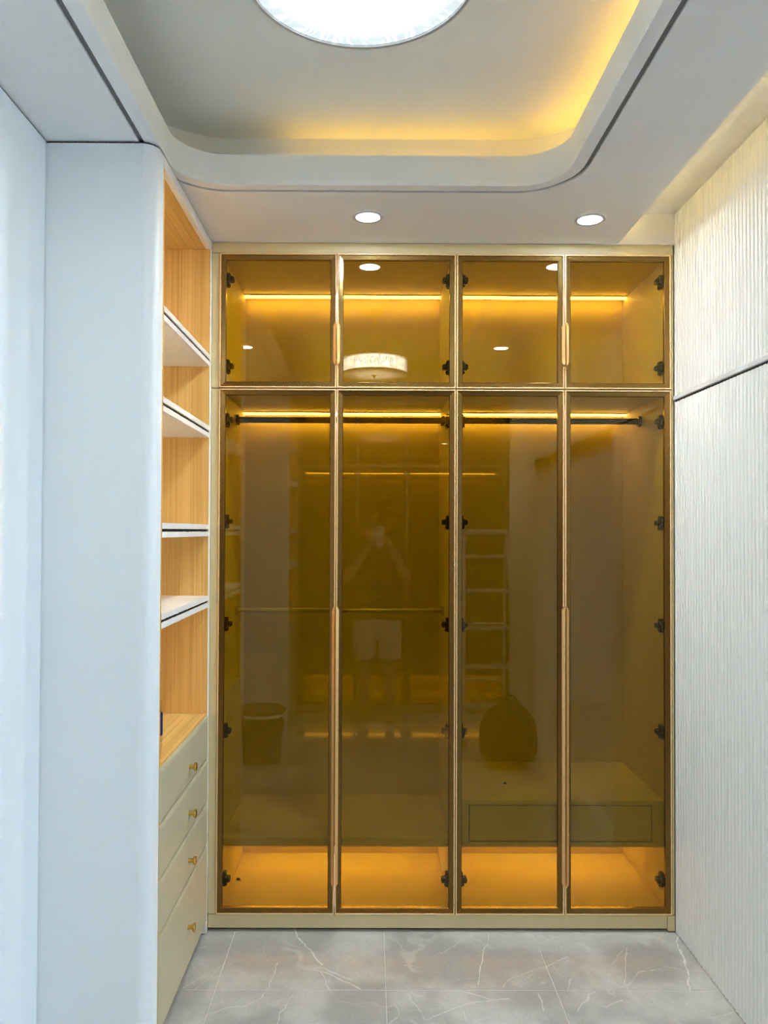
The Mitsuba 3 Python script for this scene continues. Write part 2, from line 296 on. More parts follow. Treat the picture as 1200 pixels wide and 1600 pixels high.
# trims around the near wardrobe ------------------------------------
put('trim_1', bx(-0.6128, 1.1568, 3.004, 3.022, 2.580, 2.6205, 0.0015), 'khaki'); struct('trim_1')
labels['trim_1']['label'] = 'khaki filler board between the wardrobe top and the soffit'
put('trim_2', bx(-0.6128, 1.130, 3.006, 3.024, 0.012, 0.0625, 0.0015), 'khaki'); struct('trim_2')
labels['trim_2']['label'] = 'khaki plinth under the wardrobe doors'
put('trim_3', cat(bx(-0.6128, -0.584, 3.004, 3.022, 0.0655, 2.0595, 0.0012), bx(-0.6128, -0.584, 3.004, 3.022, 2.0615, 2.579, 0.0012)), 'khaki'); struct('trim_3')
labels['trim_3']['label'] = 'khaki stile between the open shelves and the glass doors'
put('trim_4', bx(1.1495, 1.1572, 3.004, 3.022, 0.0655, 2.579, 0.001), 'khaki'); struct('trim_4')
put('trim_5', bx(1.131, 1.1572, 3.0, 3.022, 0.006, 0.0625, 0.001), 'khaki'); struct('trim_5')
put('trim_6', bx(-0.611, 1.156, 3.03, 3.045, 0.0, 0.06), 'gap_dark'); struct('trim_6')

# ------------------------------------------------------------------ wardrobes
def hinge(side, z, y=3.03):
    """side +1: screwed to a panel on the right. Plate on the panel, arm reaching to the door."""
    s = side
    m = cat(bx(0, -0.014 * s, y + 0.004, y + 0.030, z - 0.027, z + 0.027, 0.003),
            bx(-0.010 * s, -0.030 * s, y - 0.006, y + 0.026, z - 0.009, z + 0.011, 0.004),
            bx(-0.004 * s, -0.018 * s, y - 0.014, y + 0.006, z - 0.016, z + 0.016, 0.003),
            cyl([-0.014 * s, y + 0.010, z - 0.02], [-0.018 * s, y + 0.010, z - 0.02], 0.004, 12))
    return m
def door(root, x0, x1, z0, z1, hinge_side, hinge_z, hz0, hz1, tilt=0.0):
    g = 0.0016
    a, b, c, d = x0 + g, x1 - g, z0 + g, z1 - g
    k = put(root + '__door', ring(a, b, c, d, [(0.0052, 3.020), (0.0052, 3.002), (0.0075, 3.0005), (0.0215, 3.0035), (0.0235, 3.006), (0.0235, 3.020)]), 'bronze')
    put(k + '__edge_trim', ring(a, b, c, d, [(0.0, 3.020), (0.0, 2.9985), (0.0010, 2.9975), (0.0042, 2.9975), (0.0050, 2.9985), (0.0050, 3.020)]), 'champagne')
    pane = trimesh.Trimesh([[a + 0.0215, 3.012, c + 0.0215], [b - 0.0215, 3.012, c + 0.0215], [b - 0.0215, 3.012, d - 0.0215], [a + 0.0215, 3.012, d - 0.0215]], [[0, 1, 2], [0, 2, 3]], process=False)
    if tilt: pane.apply_transform(rot([0, 0, 1], math.degrees(tilt), [(a + b) / 2, 3.012, 0]))
    put(k + '__glass_pane', pane, 'amber_glass')
    s = hinge_side                        # -1: hinged on the left, handle on the right edge
    e = b if s < 0 else a
    q = -1 if s < 0 else 1                # from the free edge into the door
    w, t = 0.0115, 0.013
    prof = Polygon([(0.0005, hz0 + w), (w * 0.25, hz0 + w * 0.4), (w, hz0 + 1.6 * w), (w, hz1 - 1.6 * w), (w * 0.25, hz1 - w * 0.4), (0.0005, hz1 - w)])
    h = trimesh.creation.extrude_polygon(prof, 0.020, engine='earcut')      # (inset, z, depth)
    v = h.vertices.copy()
    depth = v[:, 2] * (1 - 0.35 * (v[:, 0] / w))                            # the outer edge stands proud
    h = trimesh.Trimesh(np.stack([e + q * v[:, 0], 2.9985 - depth, v[:, 1]], 1), h.faces, process=False); h.fix_normals()
    put(k + '__handle', h, 'rose_gold')
    return k
def hinges(k, panel_x, side, zs):
    for z in zs:
        put(k + '__hinge', mtrans(hinge(side, z), panel_x), 'black')
HZ_U, HZ_L = (2.488, 2.151), (1.943, 1.550, 1.155, 0.746, 0.181)
D0, D1 = 3.024, 3.530                 # carcass front and back
def bay(names, x0, xm, x1, kind, tilts=(0, 0)):
    """One bay: an overhead cabinet above a tall wardrobe. names: (overhead key, wardrobe key)."""
    up, lo = names
    t = 0.018
    pn = lambda root, part, *a: put(root + '__' + part, bx(*a, 0.0008), 'khaki_inside')
    # overhead
    for xa in (x0 + 0.001, x1 - 0.001 - t): pn(up, 'side_panel', xa, xa + t, D0, D1, 2.063, 2.579)
    pn(up, 'top_panel', x0 + 0.0195, x1 - 0.0195, D0, D1, 2.561, 2.579)
    pn(up, 'bottom_panel', x0 + 0.0195, x1 - 0.0195, D0, D1, 2.063, 2.081)
    pn(up, 'back_panel', x0 + 0.001, x1 - 0.001, D1 + 0.001, D1 + 0.010, 2.063, 2.579)
    # wardrobe
    for xa in (x0 + 0.001, x1 - 0.001 - t): pn(lo, 'side_panel', xa, xa + t, D0, D1, 0.064, 2.061)
    pn(lo, 'top_panel', x0 + 0.0195, x1 - 0.0195, D0, D1, 2.041, 2.059)
    pn(lo, 'bottom_panel', x0 + 0.0195, x1 - 0.0195, D0, D1, 0.064, 0.082)
    pn(lo, 'back_panel', x0 + 0.001, x1 - 0.001, D1 + 0.001, D1 + 0.010, 0.064, 2.061)
    ia, ib = x0 + 0.020, x1 - 0.020
    # warm strips under the top boards and under the low shelf
    for root, z in ((up, 2.5605), (lo, 2.0405), (lo, 0.3105)):
        k = put(root + '__light_strip', bx(ia, ib, 3.464, 3.490, z - 0.004, z), 'chrome')
        emit(k + '__lit_lens', bx(ia, ib, 3.470, 3.485, z - 0.0125, z - 0.0045), np.array(LED_L) * (2.2 if z < 1 else 1.0), 0.6)
    if kind == 'rails':
        pn(lo, 'low_shelf', ia, ib, D0 + 0.004, D1, 0.311, 0.342)
        rails = ((1.979, 'black_metal', 0.0125), (1.184, 'chrome', 0.0105))
    else:
        put(lo + '__bench_top', bx(ia, ib, D0 + 0.002, D1, 0.470, 0.488, 0.001), 'khaki_inside')
        put(lo + '__bench_front', cat(bx(ia, 0.379, D0 + 0.004, D0 + 0.02, 0.329, 0.4695), bx(1.081, ib, D0 + 0.004, D0 + 0.02, 0.329, 0.4695), bx(ia, ib, D0 + 0.004, D1, 0.311, 0.3285)), 'khaki_inside')
        put(lo + '__bench_recess', bx(0.379, 1.081, D0 + 0.018, D0 + 0.022, 0.329, 0.4695), 'black')
        put(lo + '__drawer', bx(0.3825, 1.0775, D0 + 0.005, D0 + 0.0175, 0.3325, 0.4665, 0.001), 'khaki_inside')
        rails = ((1.979, 'black_metal', 0.0125),)
    for z, mat, r in rails:
        k = put(lo + '__hanging_rail', cyl([ia + 0.004, 3.29, z], [ib - 0.004, 3.29, z], r, 20), mat, smooth=40)
        for xa, xb in ((ia, ia + 0.012), (ib - 0.012, ib)):
            put(k + '__bracket', cat(cyl([xa, 3.29, z], [xb, 3.29, z], r * 1.75, 24)), mat, smooth=40)
    for root, z0, z1, hzs, h0, h1 in ((up, 2.061, 2.580, HZ_U, 2.142, 2.317), (lo, 0.064, 2.0595, HZ_L, 0.169, 1.236)):
        k = door(root, x0, xm, z0, z1, -1, None, h0, h1, tilts[0]); hinges(k, ia - 0.0008, -1, hzs)
        k = door(root, xm, x1, z0, z1, 1, None, h0, h1, tilts[1]); hinges(k, ib + 0.0008, 1, hzs)
X0, X1, X2, X3, X4 = -0.5835, -0.1335, 0.3235, 0.7385, 1.1480
bay(('overhead_cabinet', 'wardrobe'), X0, X1, X2, 'rails', (0, -0.011))
bay(('overhead_cabinet_001', 'wardrobe_001'), X2, X3, X4, 'bench', (0, 0))
tag('overhead_cabinet', 'amber glass overhead cabinet above the left wardrobe bay, showing the lamp reflection', 'cabinet', 'overhead cabinets')
tag('wardrobe', 'left bay of the built-in wardrobe, amber glass doors, with two hanging rails', 'wardrobe', 'built-in wardrobe bays')
tag('overhead_cabinet_001', 'amber glass overhead cabinet nearest the fluted white wall', 'cabinet', 'overhead cabinets')
tag('wardrobe_001', 'right bay of the built-in wardrobe, amber glass doors, with a drawer bench inside', 'wardrobe', 'built-in wardrobe bays')
# the facing wardrobe behind the viewer, mirrored in the glass
WEIGHT[0] = 0.15
XF[0] = trimesh.transformations.rotation_matrix(math.pi, [0, 0, 1], [0.27275, MID, 0])
bay(('overhead_cabinet_002', 'wardrobe_002'), X0, X1, X2, 'rails')
bay(('overhead_cabinet_003', 'wardrobe_003'), X2, X3, X4, 'bench')
put('trim_7', bx(-0.6128, 1.1568, 3.004, 3.022, 2.580, 2.6205, 0.0015), 'khaki'); struct('trim_7')
put('trim_8', bx(-0.611, 1.156, 3.006, 3.024, 0.012, 0.0625, 0.0015), 'khaki'); struct('trim_8')
XF[0] = None
tag('overhead_cabinet_002', 'overhead cabinet of the facing wardrobe, above its hanging bay, mirrored in the glass', 'cabinet', 'overhead cabinets')
tag('wardrobe_002', 'hanging bay of the facing wardrobe, seen only mirrored in the amber glass', 'wardrobe', 'built-in wardrobe bays')
tag('overhead_cabinet_003', 'overhead cabinet of the facing wardrobe, above its bench bay, mirrored in the glass', 'cabinet', 'overhead cabinets')
tag('wardrobe_003', 'bench bay of the facing wardrobe, seen only mirrored in the amber glass', 'wardrobe', 'built-in wardrobe bays')

WEIGHT[0] = 1.0
# ------------------------------------------------------------------ column and open shelving with drawers
SXF = -0.613                          # their front
def column(key):
    r = 0.045
    pts = [(XL + 0.0005, 2.2225), (SXF - r, 2.2225)] + [(SXF - r + r * math.sin(a), 2.2225 + r - r * math.cos(a)) for a in np.linspace(0, math.pi / 2, 14)] + [(SXF, 2.298), (XL + 0.0005, 2.298)]
    put(key, extrude(Polygon(pts), 0.0, 2.6155), 'lacquer', smooth=20)
    put(key + '__shadow_gap', extrude(Polygon(pts).buffer(-0.004), 2.616, 2.6212), 'gap_dark')
def padded(x, y0, y1, z0, z1):
    """A drawer front whose face swells softly; x is its outer face."""
    ny, nz = 17, 13
    us, ws = np.linspace(-1, 1, ny), np.linspace(-1, 1, nz)
    v = []
    for w in ws:
        for u in us:
            du, dw = (1 - abs(u)) * (y1 - y0) / 2, (1 - abs(w)) * (z1 - z0) / 2
            e = min(du, dw) / 0.016
            d = 0.011 * math.sqrt(max(0.0, 1 - (1 - min(e, 1)) ** 2))
            v.append([x - 0.011 + d, (y0 + y1) / 2 + u * (y1 - y0) / 2, (z0 + z1) / 2 + w * (z1 - z0) / 2])
    return v, ny, nz
def padded_mesh(x, y0, y1, z0, z1):
    # denser rows near the edge so that the roll-over is round
    def grid(a, b):
        e = np.array([0, 0.0012, 0.003, 0.006, 0.010, 0.016]); return np.concatenate([a + e, np.linspace(a + 0.03, b - 0.03, 6), (b - e)[::-1]])
    gy, gz = grid(y0, y1), grid(z0, z1)
    Y, Z = np.meshgrid(gy, gz)
    e = np.clip(np.minimum(np.minimum(Y - y0, y1 - Y), np.minimum(Z - z0, z1 - Z)) / 0.016, 0, 1)
    Xv = x - 0.012 + 0.012 * np.sqrt(np.maximum(0, 1 - (1 - e) ** 2))
    top = np.stack([Xv, Y, Z], -1).reshape(-1, 3)
    n = len(gy); f = []
    for i in range(len(gz) - 1):
        for j in range(n - 1):
            a = i * n + j; f += [[a, a + 1, a + n + 1], [a, a + n + 1, a + n]]
    return cat(trimesh.Trimesh(top, f, process=False), bx(x - 0.030, x - 0.0121, y0, y1, z0, z1))
def shelving(key):
    y0, y1 = 2.300, 2.976
    put(key + '__back_panel', bx(XL + 0.001, XL + 0.010, y0, y1, 0.03, 2.60), 'wood_up')
    put(key + '__end_panel', bx(XL + 0.011, SXF - 0.0015, y1, 2.9995, 0.8265, 2.60), 'wood_up')
    put(key + '__end_panel_base', bx(XL + 0.011, SXF - 0.0015, y1, 2.9995, 0.006, 0.826), 'shelf_white')
    put(key + '__end_panel_edge', bx(SXF - 0.0014, SXF, y1 - 0.001, 3.0034, 0.004, 2.6185, 0.0004), 'shelf_white')
    put(key + '__near_panel', bx(XL + 0.011, SXF - 0.001, y0 - 0.0012, y0 + 0.015, 0.004, 2.60), 'wood_up')
    put(key + '__top_panel', bx(XL + 0.011, SXF - 0.0185, y0 + 0.016, y1 - 0.001, 2.583, 2.601), 'wood_along')
    put(key + '__top_rail', bx(SXF - 0.018, SXF, y0, y1 - 0.0015, 2.583, 2.6185, 0.001), 'shelf_white')
    for zt in (2.181, 1.911, 1.538, 1.270):
        zb = zt - 0.044
        k = put(key + '__shelf', cat(bx(XL + 0.011, SXF - 0.006, y0 + 0.016, y1 - 0.001, zb, zt, 0.0006),
                                     bx(SXF - 0.0062, SXF, y0 + 0.016, y1 - 0.001, zb, zb + 0.0175, 0.0006), bx(SXF - 0.0062, SXF, y0 + 0.016, y1 - 0.001, zb + 0.026, zt, 0.0006)), 'shelf_white')
        put(k + '__edge_channel', bx(SXF - 0.0060, SXF - 0.0052, y0 + 0.017, y1 - 0.002, zb + 0.0178, zb + 0.0257), 'black')
    put(key + '__countertop', bx(XL + 0.011, SXF - 0.002, y0 + 0.016, y1 - 0.001, 0.806, 0.826, 0.001), 'wood_along')
    put(key + '__carcass', bx(XL + 0.012, SXF - 0.034, y0 + 0.017, y1 - 0.002, 0.055, 0.805), 'shelf_white')
    put(key + '__toe_board', bx(XL + 0.02, SXF - 0.05, y0 + 0.017, y1 - 0.002, 0.002, 0.054), 'shelf_white')
    for za, zb in ((0.660, 0.822), (0.499, 0.657), (0.339, 0.496), (0.050, 0.336)):
        k = put(key + '__drawer', padded_mesh(SXF + 0.006, y0 + 0.004, y1 - 0.004, za, zb), 'leather', smooth=60)
        zk = zb - 0.112 if za < 0.1 else (za + zb) / 2 - 0.022
        zk = {0.660: 0.722, 0.499: 0.566, 0.339: 0.409, 0.050: 0.187}[za]
        yk = 2.66
        kn = lathe([(0, 0), (0.0072, 0), (0.0068, 0.016), (0.0125, 0.0172), (0.0142, 0.0182), (0.0142, 0.0238), (0.0132, 0.0250), (0, 0.0252)], 28)
        kn.apply_transform(rot([0, 1, 0], 90)); kn.apply_translation([SXF + 0.0055, yk, zk])
        put(k + '__knob', kn, 'brass', smooth=35)
    # warm strip upright in the corner behind the column
    for a, b in ((0.83, 1.22), (1.275, 1.49), (1.543, 1.862), (1.916, 2.133), (2.186, 2.578)):
        k = put(key + '__light_strip', bx(XL + 0.0115, XL + 0.0145, y0 + 0.020, y0 + 0.034, a, b), 'chrome')
        emit(k + '__lit_lens', bx(XL + 0.0146, XL + 0.020, y0 + 0.022, y0 + 0.032, a + 0.002, b - 0.002), SHELF_L, 0.3)
column('column')
tag('column', 'glossy white rounded column at the left, in front of the open shelves', 'column', 'white columns')
shelving('shelving_unit')
tag('shelving_unit', 'open oak shelves over four padded beige drawers with brass knobs, between column and wardrobe', 'shelving', 'open shelving units')
WEIGHT[0] = 0.15
XF[0] = np.diag([1.0, -1, 1, 1]); XF[0][1, 3] = 2 * MID
column('column_001')
tag('column_001', 'second glossy white column, seen only mirrored in the left glass door', 'column', 'white columns')
shelving('shelving_unit_001')
tag('shelving_unit_001', 'second open shelving unit beside the facing wardrobe, mirrored in the glass', 'shelving', 'open shelving units')
XF[0] = None

WEIGHT[0] = 1.0
# bottle on the countertop
B = (-0.6629, 2.425, 0.8265)
put('water_bottle', lathe([(0, 0.001), (0.0225, 0.001), (0.0255, 0.005), (0.0255, 0.045), (0.0242, 0.052), (0.0255, 0.060), (0.0255, 0.130), (0.0247, 0.142), (0.021, 0.160), (0.0145, 0.180), (0.0125, 0.190), (0.0125, 0.196)], 36, B), 'plastic_tint', smooth=50)
put('water_bottle__label', lathe([(0.0258, 0.062), (0.0260, 0.063), (0.0260, 0.127), (0.0258, 0.128)], 36, B), 'label_blue', smooth=50)
put('water_bottle__cap', lathe([(0, 0.209), (0.0145, 0.209), (0.0155, 0.207), (0.0155, 0.193), (0.0145, 0.191), (0, 0.191)], 30, B), 'plastic_white', smooth=40)
mk = [(0.3, 0.117, 0.005), (0.75, 0.112, 0.004), (0.45, 0.079, 0.005), (0.55, 0.075, 0.004)]
put('water_bottle__label_marks', cat(*[bx(B[0] + 0.0261 * math.sin(a) - s, B[0] + 0.0261 * math.sin(a) + s, B[1] - 0.0261 * math.cos(a) - 0.001, B[1] - 0.0261 * math.cos(a) + 0.001, B[2] + z - 0.0025, B[2] + z + 0.0025, 0.0004) for a, z, s in mk]), 'plastic_white')
tag('water_bottle', 'clear water bottle with blue label on the wooden countertop, half hidden by the column', 'bottle')

# ------------------------------------------------------------------ lamps
def downlight(x, y, label, dim=1.0):
    k = put('downlight', lathe([(0.043, 0.0), (0.054, 0.0), (0.0555, 0.002), (0.0555, 0.0039), (0.043, 0.0039)], 40, (x, y, SOF - 0.004)), 'trim_grey', smooth=40)
    d = trimesh.creation.cylinder(radius=0.0425, height=0.0018, sections=40); d.apply_translation([x, y, SOF - 0.0016])
    emit(k + '__lit_disc', d, np.array(DOWNLIGHT_L) * dim)
    tag(k, label, 'downlight', 'downlights in the soffit')
downlight(-0.015, 2.752, 'round recessed downlight in the soffit, middle of the wardrobe front, left of two in view')
downlight(0.770, 2.765, 'round recessed downlight in the soffit near the right corner')
downlight(0.780, 1.30, 'recessed downlight right of the ceiling tray, mirrored in the glass', 0.3)
downlight(-0.760, 1.30, 'recessed downlight left of the ceiling tray, mirrored in the glass', 0.18)
downlight(-0.015, -0.32, 'recessed downlight before the facing wardrobe, left one')
downlight(0.770, -0.32, 'recessed downlight before the facing wardrobe, right one')

CX, CY, CZ, CR = -0.022, 1.312, 2.450, 0.200
put('chandelier', lathe([(CR - 0.006, 0), (CR, 0), (CR + 0.002, 0.003), (CR + 0.002, 0.007), (CR, 0.010), (CR - 0.006, 0.010), (CR - 0.006, 0)], 72, (CX, CY, CZ)), 'aluminium', smooth=35)
put('chandelier__top_rim', lathe([(CR - 0.006, 0), (CR, 0), (CR + 0.002, 0.002), (CR + 0.002, 0.006), (CR, 0.008), (CR - 0.006, 0.008), (CR - 0.006, 0)], 72, (CX, CY, CZ + 0.092)), 'champagne', smooth=35)
def disc_fn(p, n, uv):
    x, y = p.x - CX, p.y - CY
    r = dr.sqrt(x * x + y * y) / CR
    a = dr.atan2(y, x)
    streak = mikit.noise(a * 34 + 3 * mikit.noise(r * 9, a * 6), r * 5.0, 2.0)
    edge = mikit.smoothstep(0.30, 0.90, r)
    lum = (1 - edge) * 5.2 + edge * (0.74 + 0.40 * mikit.smoothstep(0.45, 0.8, streak))
    return mikit.mix([1.0, 1.0, 1.0], [0.88, 1.0, 1.03], edge) * lum
disc = trimesh.creation.cylinder(radius=CR - 0.0065, height=0.002, sections=72); disc.apply_translation([CX, CY, CZ + 0.006])
put('chandelier__diffuser_back', disc, 'diffuser')
th = np.arange(72) * 2 * math.pi / 72
dv = np.vstack([[[0.0, 0.0]], np.stack([np.cos(th), np.sin(th)], 1)]) * (CR - 0.0065)
dv0 = dv * 0.88
disc = (np.column_stack([dv + [CX, CY], np.full(73, CZ + 0.004)]), np.array([[0, (i + 1) % 72 + 1, i + 1] for i in range(72)]))
put('chandelier__diffuser', disc, 'frosted', uv=dv / (2 * CR) + 0.5, emitter={'type': 'area', 'radiance': mikit.proc(disc_fn)})
def drum_fn(p, n, uv):
    a = uv.x * 90
    cell = mikit.cell_rand(a * 2, uv.y * 7, 3.0)
    line = mikit.smoothstep(0.06, 0.22, dr.abs(a - dr.floor(a) - 0.5) * 2)      # the dark joints between the crystals
    return mi.Color3f(CRYSTAL_L) * (0.25 + 1.1 * cell) * (0.25 + 0.75 * line)
dv, du = np.meshgrid(np.linspace(0, 1, 2), np.linspace(0, 1, 181))
du, dv = du.ravel(), dv.ravel()
dp = np.stack([CX + (CR - 0.016) * np.cos(2 * np.pi * du), CY + (CR - 0.016) * np.sin(2 * np.pi * du), CZ + 0.012 + 0.078 * dv], 1)
df = np.array([f for i in range(180) for f in ([2 * i, 2 * i + 2, 2 * i + 3], [2 * i, 2 * i + 3, 2 * i + 1])])
put('chandelier__light_drum', (dp, df), 'diffuser', uv=np.stack([du, dv], 1), emitter={'type': 'area', 'sampling_weight': 1.5, 'radiance': mikit.proc(drum_fn)})
for k in range(90):
    a = 2 * math.pi * k / 90
    c = trimesh.creation.cylinder(radius=0.0062, height=0.080, sections=6)
    c.apply_translation([CX + (CR - 0.007) * math.cos(a), CY + (CR - 0.007) * math.sin(a), CZ + 0.051]); 
    put('chandelier__crystal', c, 'crystal')
tl = trimesh.Trimesh(np.column_stack([dv0 + [CX, CY], np.full(73, CZ + 0.086)]), [[0, i + 1, (i + 1) % 72 + 1] for i in range(72)], process=False)
emit('chandelier__upper_light', tl, [2.4, 3.0, 3.5])
put('chandelier__stem', cat(cyl([CX, CY, CZ + 0.095], [CX, CY, TRAY - 0.03], 0.010, 20), *[cyl([CX, CY, CZ + 0.098], [CX + 0.196 * math.cos(a), CY + 0.196 * math.sin(a), CZ + 0.098], 0.004, 10) for a in np.arange(4) * math.pi / 2 + 0.4]), 'champagne', smooth=35)
put('chandelier__canopy', lathe([(0, 0), (0.055, 0), (0.062, 0.006), (0.062, 0.0275), (0, 0.0275)], 40, (CX, CY, TRAY - 0.028)), 'champagne', smooth=35)
put('chandelier__finial', lathe([(0, -0.020), (0.006, -0.018), (0.008, -0.012), (0.005, -0.008), (0.016, -0.004), (0.016, 0.0), (0, 0.0)], 24, (CX, CY, CZ + 0.0028)), 'champagne', smooth=35)
tag('chandelier', 'round white drum chandelier with crystal band and frosted base, hanging in the ceiling tray', 'chandelier')

# ------------------------------------------------------------------ specks left inside the wardrobe
def scrap(key, x, y, z, s, label):
    v = np.array([[0, 0, 0], [1.0, .2, 0], [.7, .9, 0], [-.2, .6, 0], [.5, .4, .5], [.1, .3, .45]]) * s
    put(key, trimesh.convex.convex_hull(v + [x, y, z]), 'black'); tag(key, label, 'scrap', 'scraps in the wardrobe')
scrap('scrap', -0.545, 3.25, 0.0822, 0.018, 'small dark scrap on the lit floor of the left wardrobe bay')
scrap('scrap_001', 0.545, 3.22, 0.4883, 0.014, 'tiny dark scrap on the bench inside the right wardrobe bay')

# ------------------------------------------------------------------ things behind the viewer, mirrored in the glass
# paint pail
PB = (-0.715, 0.80, 0.0)
put('paint_pail', lathe([(0, 0.0), (0.118, 0.0), (0.124, 0.006), (0.136, 0.205), (0.137, 0.207)], 48, PB), 'pail_pale', smooth=40)
put('paint_pail__upper_band', lathe([(0.1372, 0.207), (0.1395, 0.209), (0.146, 0.300), (0.146, 0.302), (0.130, 0.302)], 48, PB), 'pail_dark', smooth=40)
put('paint_pail__rim', lathe([(0.146, 0.303), (0.154, 0.303), (0.156, 0.307), (0.156, 0.322), (0.153, 0.324), (0.144, 0.324)], 48, PB), 'plastic_white', smooth=40)
put('paint_pail__lid', lathe([(0.155, 0.3245), (0.155, 0.342), (0.150, 0.346), (0.138, 0.346), (0.134, 0.340), (0, 0.340)], 48, PB), 'pail_dark', smooth=40)
put('paint_pail__handle', cat(*[cyl([PB[0] + 0.152 * math.cos(a), PB[1] + 0.152 * math.sin(a) * 0.98 + 0.004, 0.262 - 0.10 * math.sin(a)], [PB[0] + 0.152 * math.cos(b), PB[1] + 0.152 * math.sin(b) * 0.98 + 0.004, 0.262 - 0.10 * math.sin(b)], 0.0028, 8) for a, b in zip(np.linspace(0, math.pi, 25)[:-1], np.linspace(0, math.pi, 25)[1:])]), 'black_metal')
tag('paint_pail', 'lidded paint pail with a white rim, mirrored in the leftmost glass door', 'pail')

# step ladder
def bar(p, q, w, t):
    p, q = np.array(p, float), np.array(q, float); d = q - p; L = np.linalg.norm(d); d /= L
    a = np.cross(d, [1.0, 0, 0]); a /= np.linalg.norm(a); b = np.cross(a, d)
    m = bx(-w / 2, w / 2, -t / 2, t / 2, 0, L, 0.002)
    M = np.eye(4); M[:3, 0], M[:3, 1], M[:3, 2], M[:3, 3] = b, a, d, p
    m.apply_transform(M); return m
LX0, LX1, LYF, LYB, LH = 0.66, 1.06, 0.42, -0.28, 1.50
tx0, tx1, ty = 0.70, 1.02, 0.08
for x, tx in ((LX0, tx0), (LX1, tx1)):
    k = put('step_ladder__front_rail', bar([x, LYF, 0.012], [tx, ty + 0.02, LH], 0.022, 0.05), 'aluminium')
    put(k + '__foot', bx(x - 0.016, x + 0.016, LYF - 0.032, LYF + 0.03, 0.0005, 0.03, 0.004), 'black')
    k = put('step_ladder__rear_leg', bar([x, LYB, 0.012], [tx, ty - 0.04, LH - 0.05], 0.020, 0.03), 'aluminium')
    put(k + '__foot', bx(x - 0.014, x + 0.014, LYB - 0.02, LYB + 0.02, 0.0005, 0.03, 0.004), 'black')
for i, z in enumerate((0.27, 0.54, 0.81, 1.08, 1.33)):
    f = z / LH; xa, xb = LX0 + (tx0 - LX0) * f, LX1 + (tx1 - LX1) * f; yy = LYF + (ty + 0.02 - LYF) * f
    put('step_ladder__tread', bx(xa + 0.008, xb - 0.008, yy - 0.05, yy + 0.045, z - 0.012, z + 0.012, 0.003), 'aluminium')
for z in (0.35, 0.80):
    f = z / LH; xa, xb = LX0 + (tx0 - LX0) * f, LX1 + (tx1 - LX1) * f; yy = LYB + (ty - 0.04 - LYB) * f
    put('step_ladder__rear_brace', cyl([xa, yy, z], [xb, yy, z], 0.008, 12), 'aluminium')
put('step_ladder__top_cap', bx(tx0 - 0.02, tx1 + 0.02, ty - 0.08, ty + 0.07, LH - 0.005, LH + 0.03, 0.006), 'aluminium')
tag('step_ladder', 'aluminium step ladder with five treads, mirrored in the third glass door', 'ladder')

# black bag
ico = trimesh.creation.icosphere(subdivisions=4)
v = ico.vertices.copy()
v = np.sign(v) * np.abs(v) ** np.array([0.85, 0.85, 0.8])
v[:, :2] *= (1 - 0.22 * np.clip(v[:, 2:3], 0, 1) ** 2) * (1 + 0.10 * np.clip(-v[:, 2:3], 0, 1))
v *= 1 + 0.05 * (meshkit.fbm(v * 3.0, 3, 4)[:, None] - 0.5)
v = v * [0.185, 0.13, 0.215]
v[:, 2] = np.maximum(v[:, 2], -0.205)
put('black_bag', trimesh.Trimesh(v + [0.89, 0.93, 0.206], ico.faces, process=False), 'bag_black', smooth=True)
hs = [(0.83 + 0.06 * (1 - math.cos(a)), 0.93, 0.395 + 0.065 * math.sin(a)) for a in np.linspace(0, math.pi, 13)]
put('black_bag__strap', cat(*[cyl(p, q, 0.008, 8) for p, q in zip(hs[:-1], hs[1:])]), 'bag_black')
tag('black_bag', 'large rounded black bag on the floor, mirrored low in the third glass door', 'bag')

# ------------------------------------------------------------------ the person with the phone
def sph(c, r):
    return manifold3d.Manifold.sphere(r, 20).translate([float(a) for a in c])
def bone(a, ra, b, rb): return manifold3d.Manifold.batch_hull([sph(a, ra), sph(b, rb)])
def blend(parts, length, it=8):
    m = parts[0]
    for q in parts[1:]: m = m + q
    m = m.refine_to_length(length)
    me = m.to_mesh(); t = trimesh.Trimesh(me.vert_properties[:, :3], me.tri_verts, process=True)
    trimesh.smoothing.filter_taubin(t, iterations=it); return t
PX, PY = -0.02, -0.36                                     # where the person stands
def P(x, y, z): return np.array([PX + x, PY + y, z])
parts = []
for s in (-1, 1):
    hip, knee, ank = P(0.085 * s, 0, 0.78), P(0.10 * s, 0.015, 0.42), P(0.105 * s, -0.01, 0.075)
    parts += [bone(hip, 0.082, knee, 0.052), bone(knee, 0.053, ank + [0, -0.005, 0.16], 0.052), bone(ank + [0, -0.005, 0.16], 0.050, ank, 0.034),
              bone(ank + [0, -0.02, -0.035], 0.034, ank + [0.01 * s, 0.10, -0.046], 0.028), bone(ank + [0.01 * s, 0.10, -0.046], 0.028, ank + [0.012 * s, 0.155, -0.052], 0.021)]
    sh, el = P(0.165 * s, 0.0, 1.315), P(0.235 * s, 0.14, 1.14)
    wr = P(0.02 + 0.085 * s, 0.285, 1.39)
    parts += [bone(sh, 0.055, el, 0.038), bone(el, 0.039, wr, 0.026)]
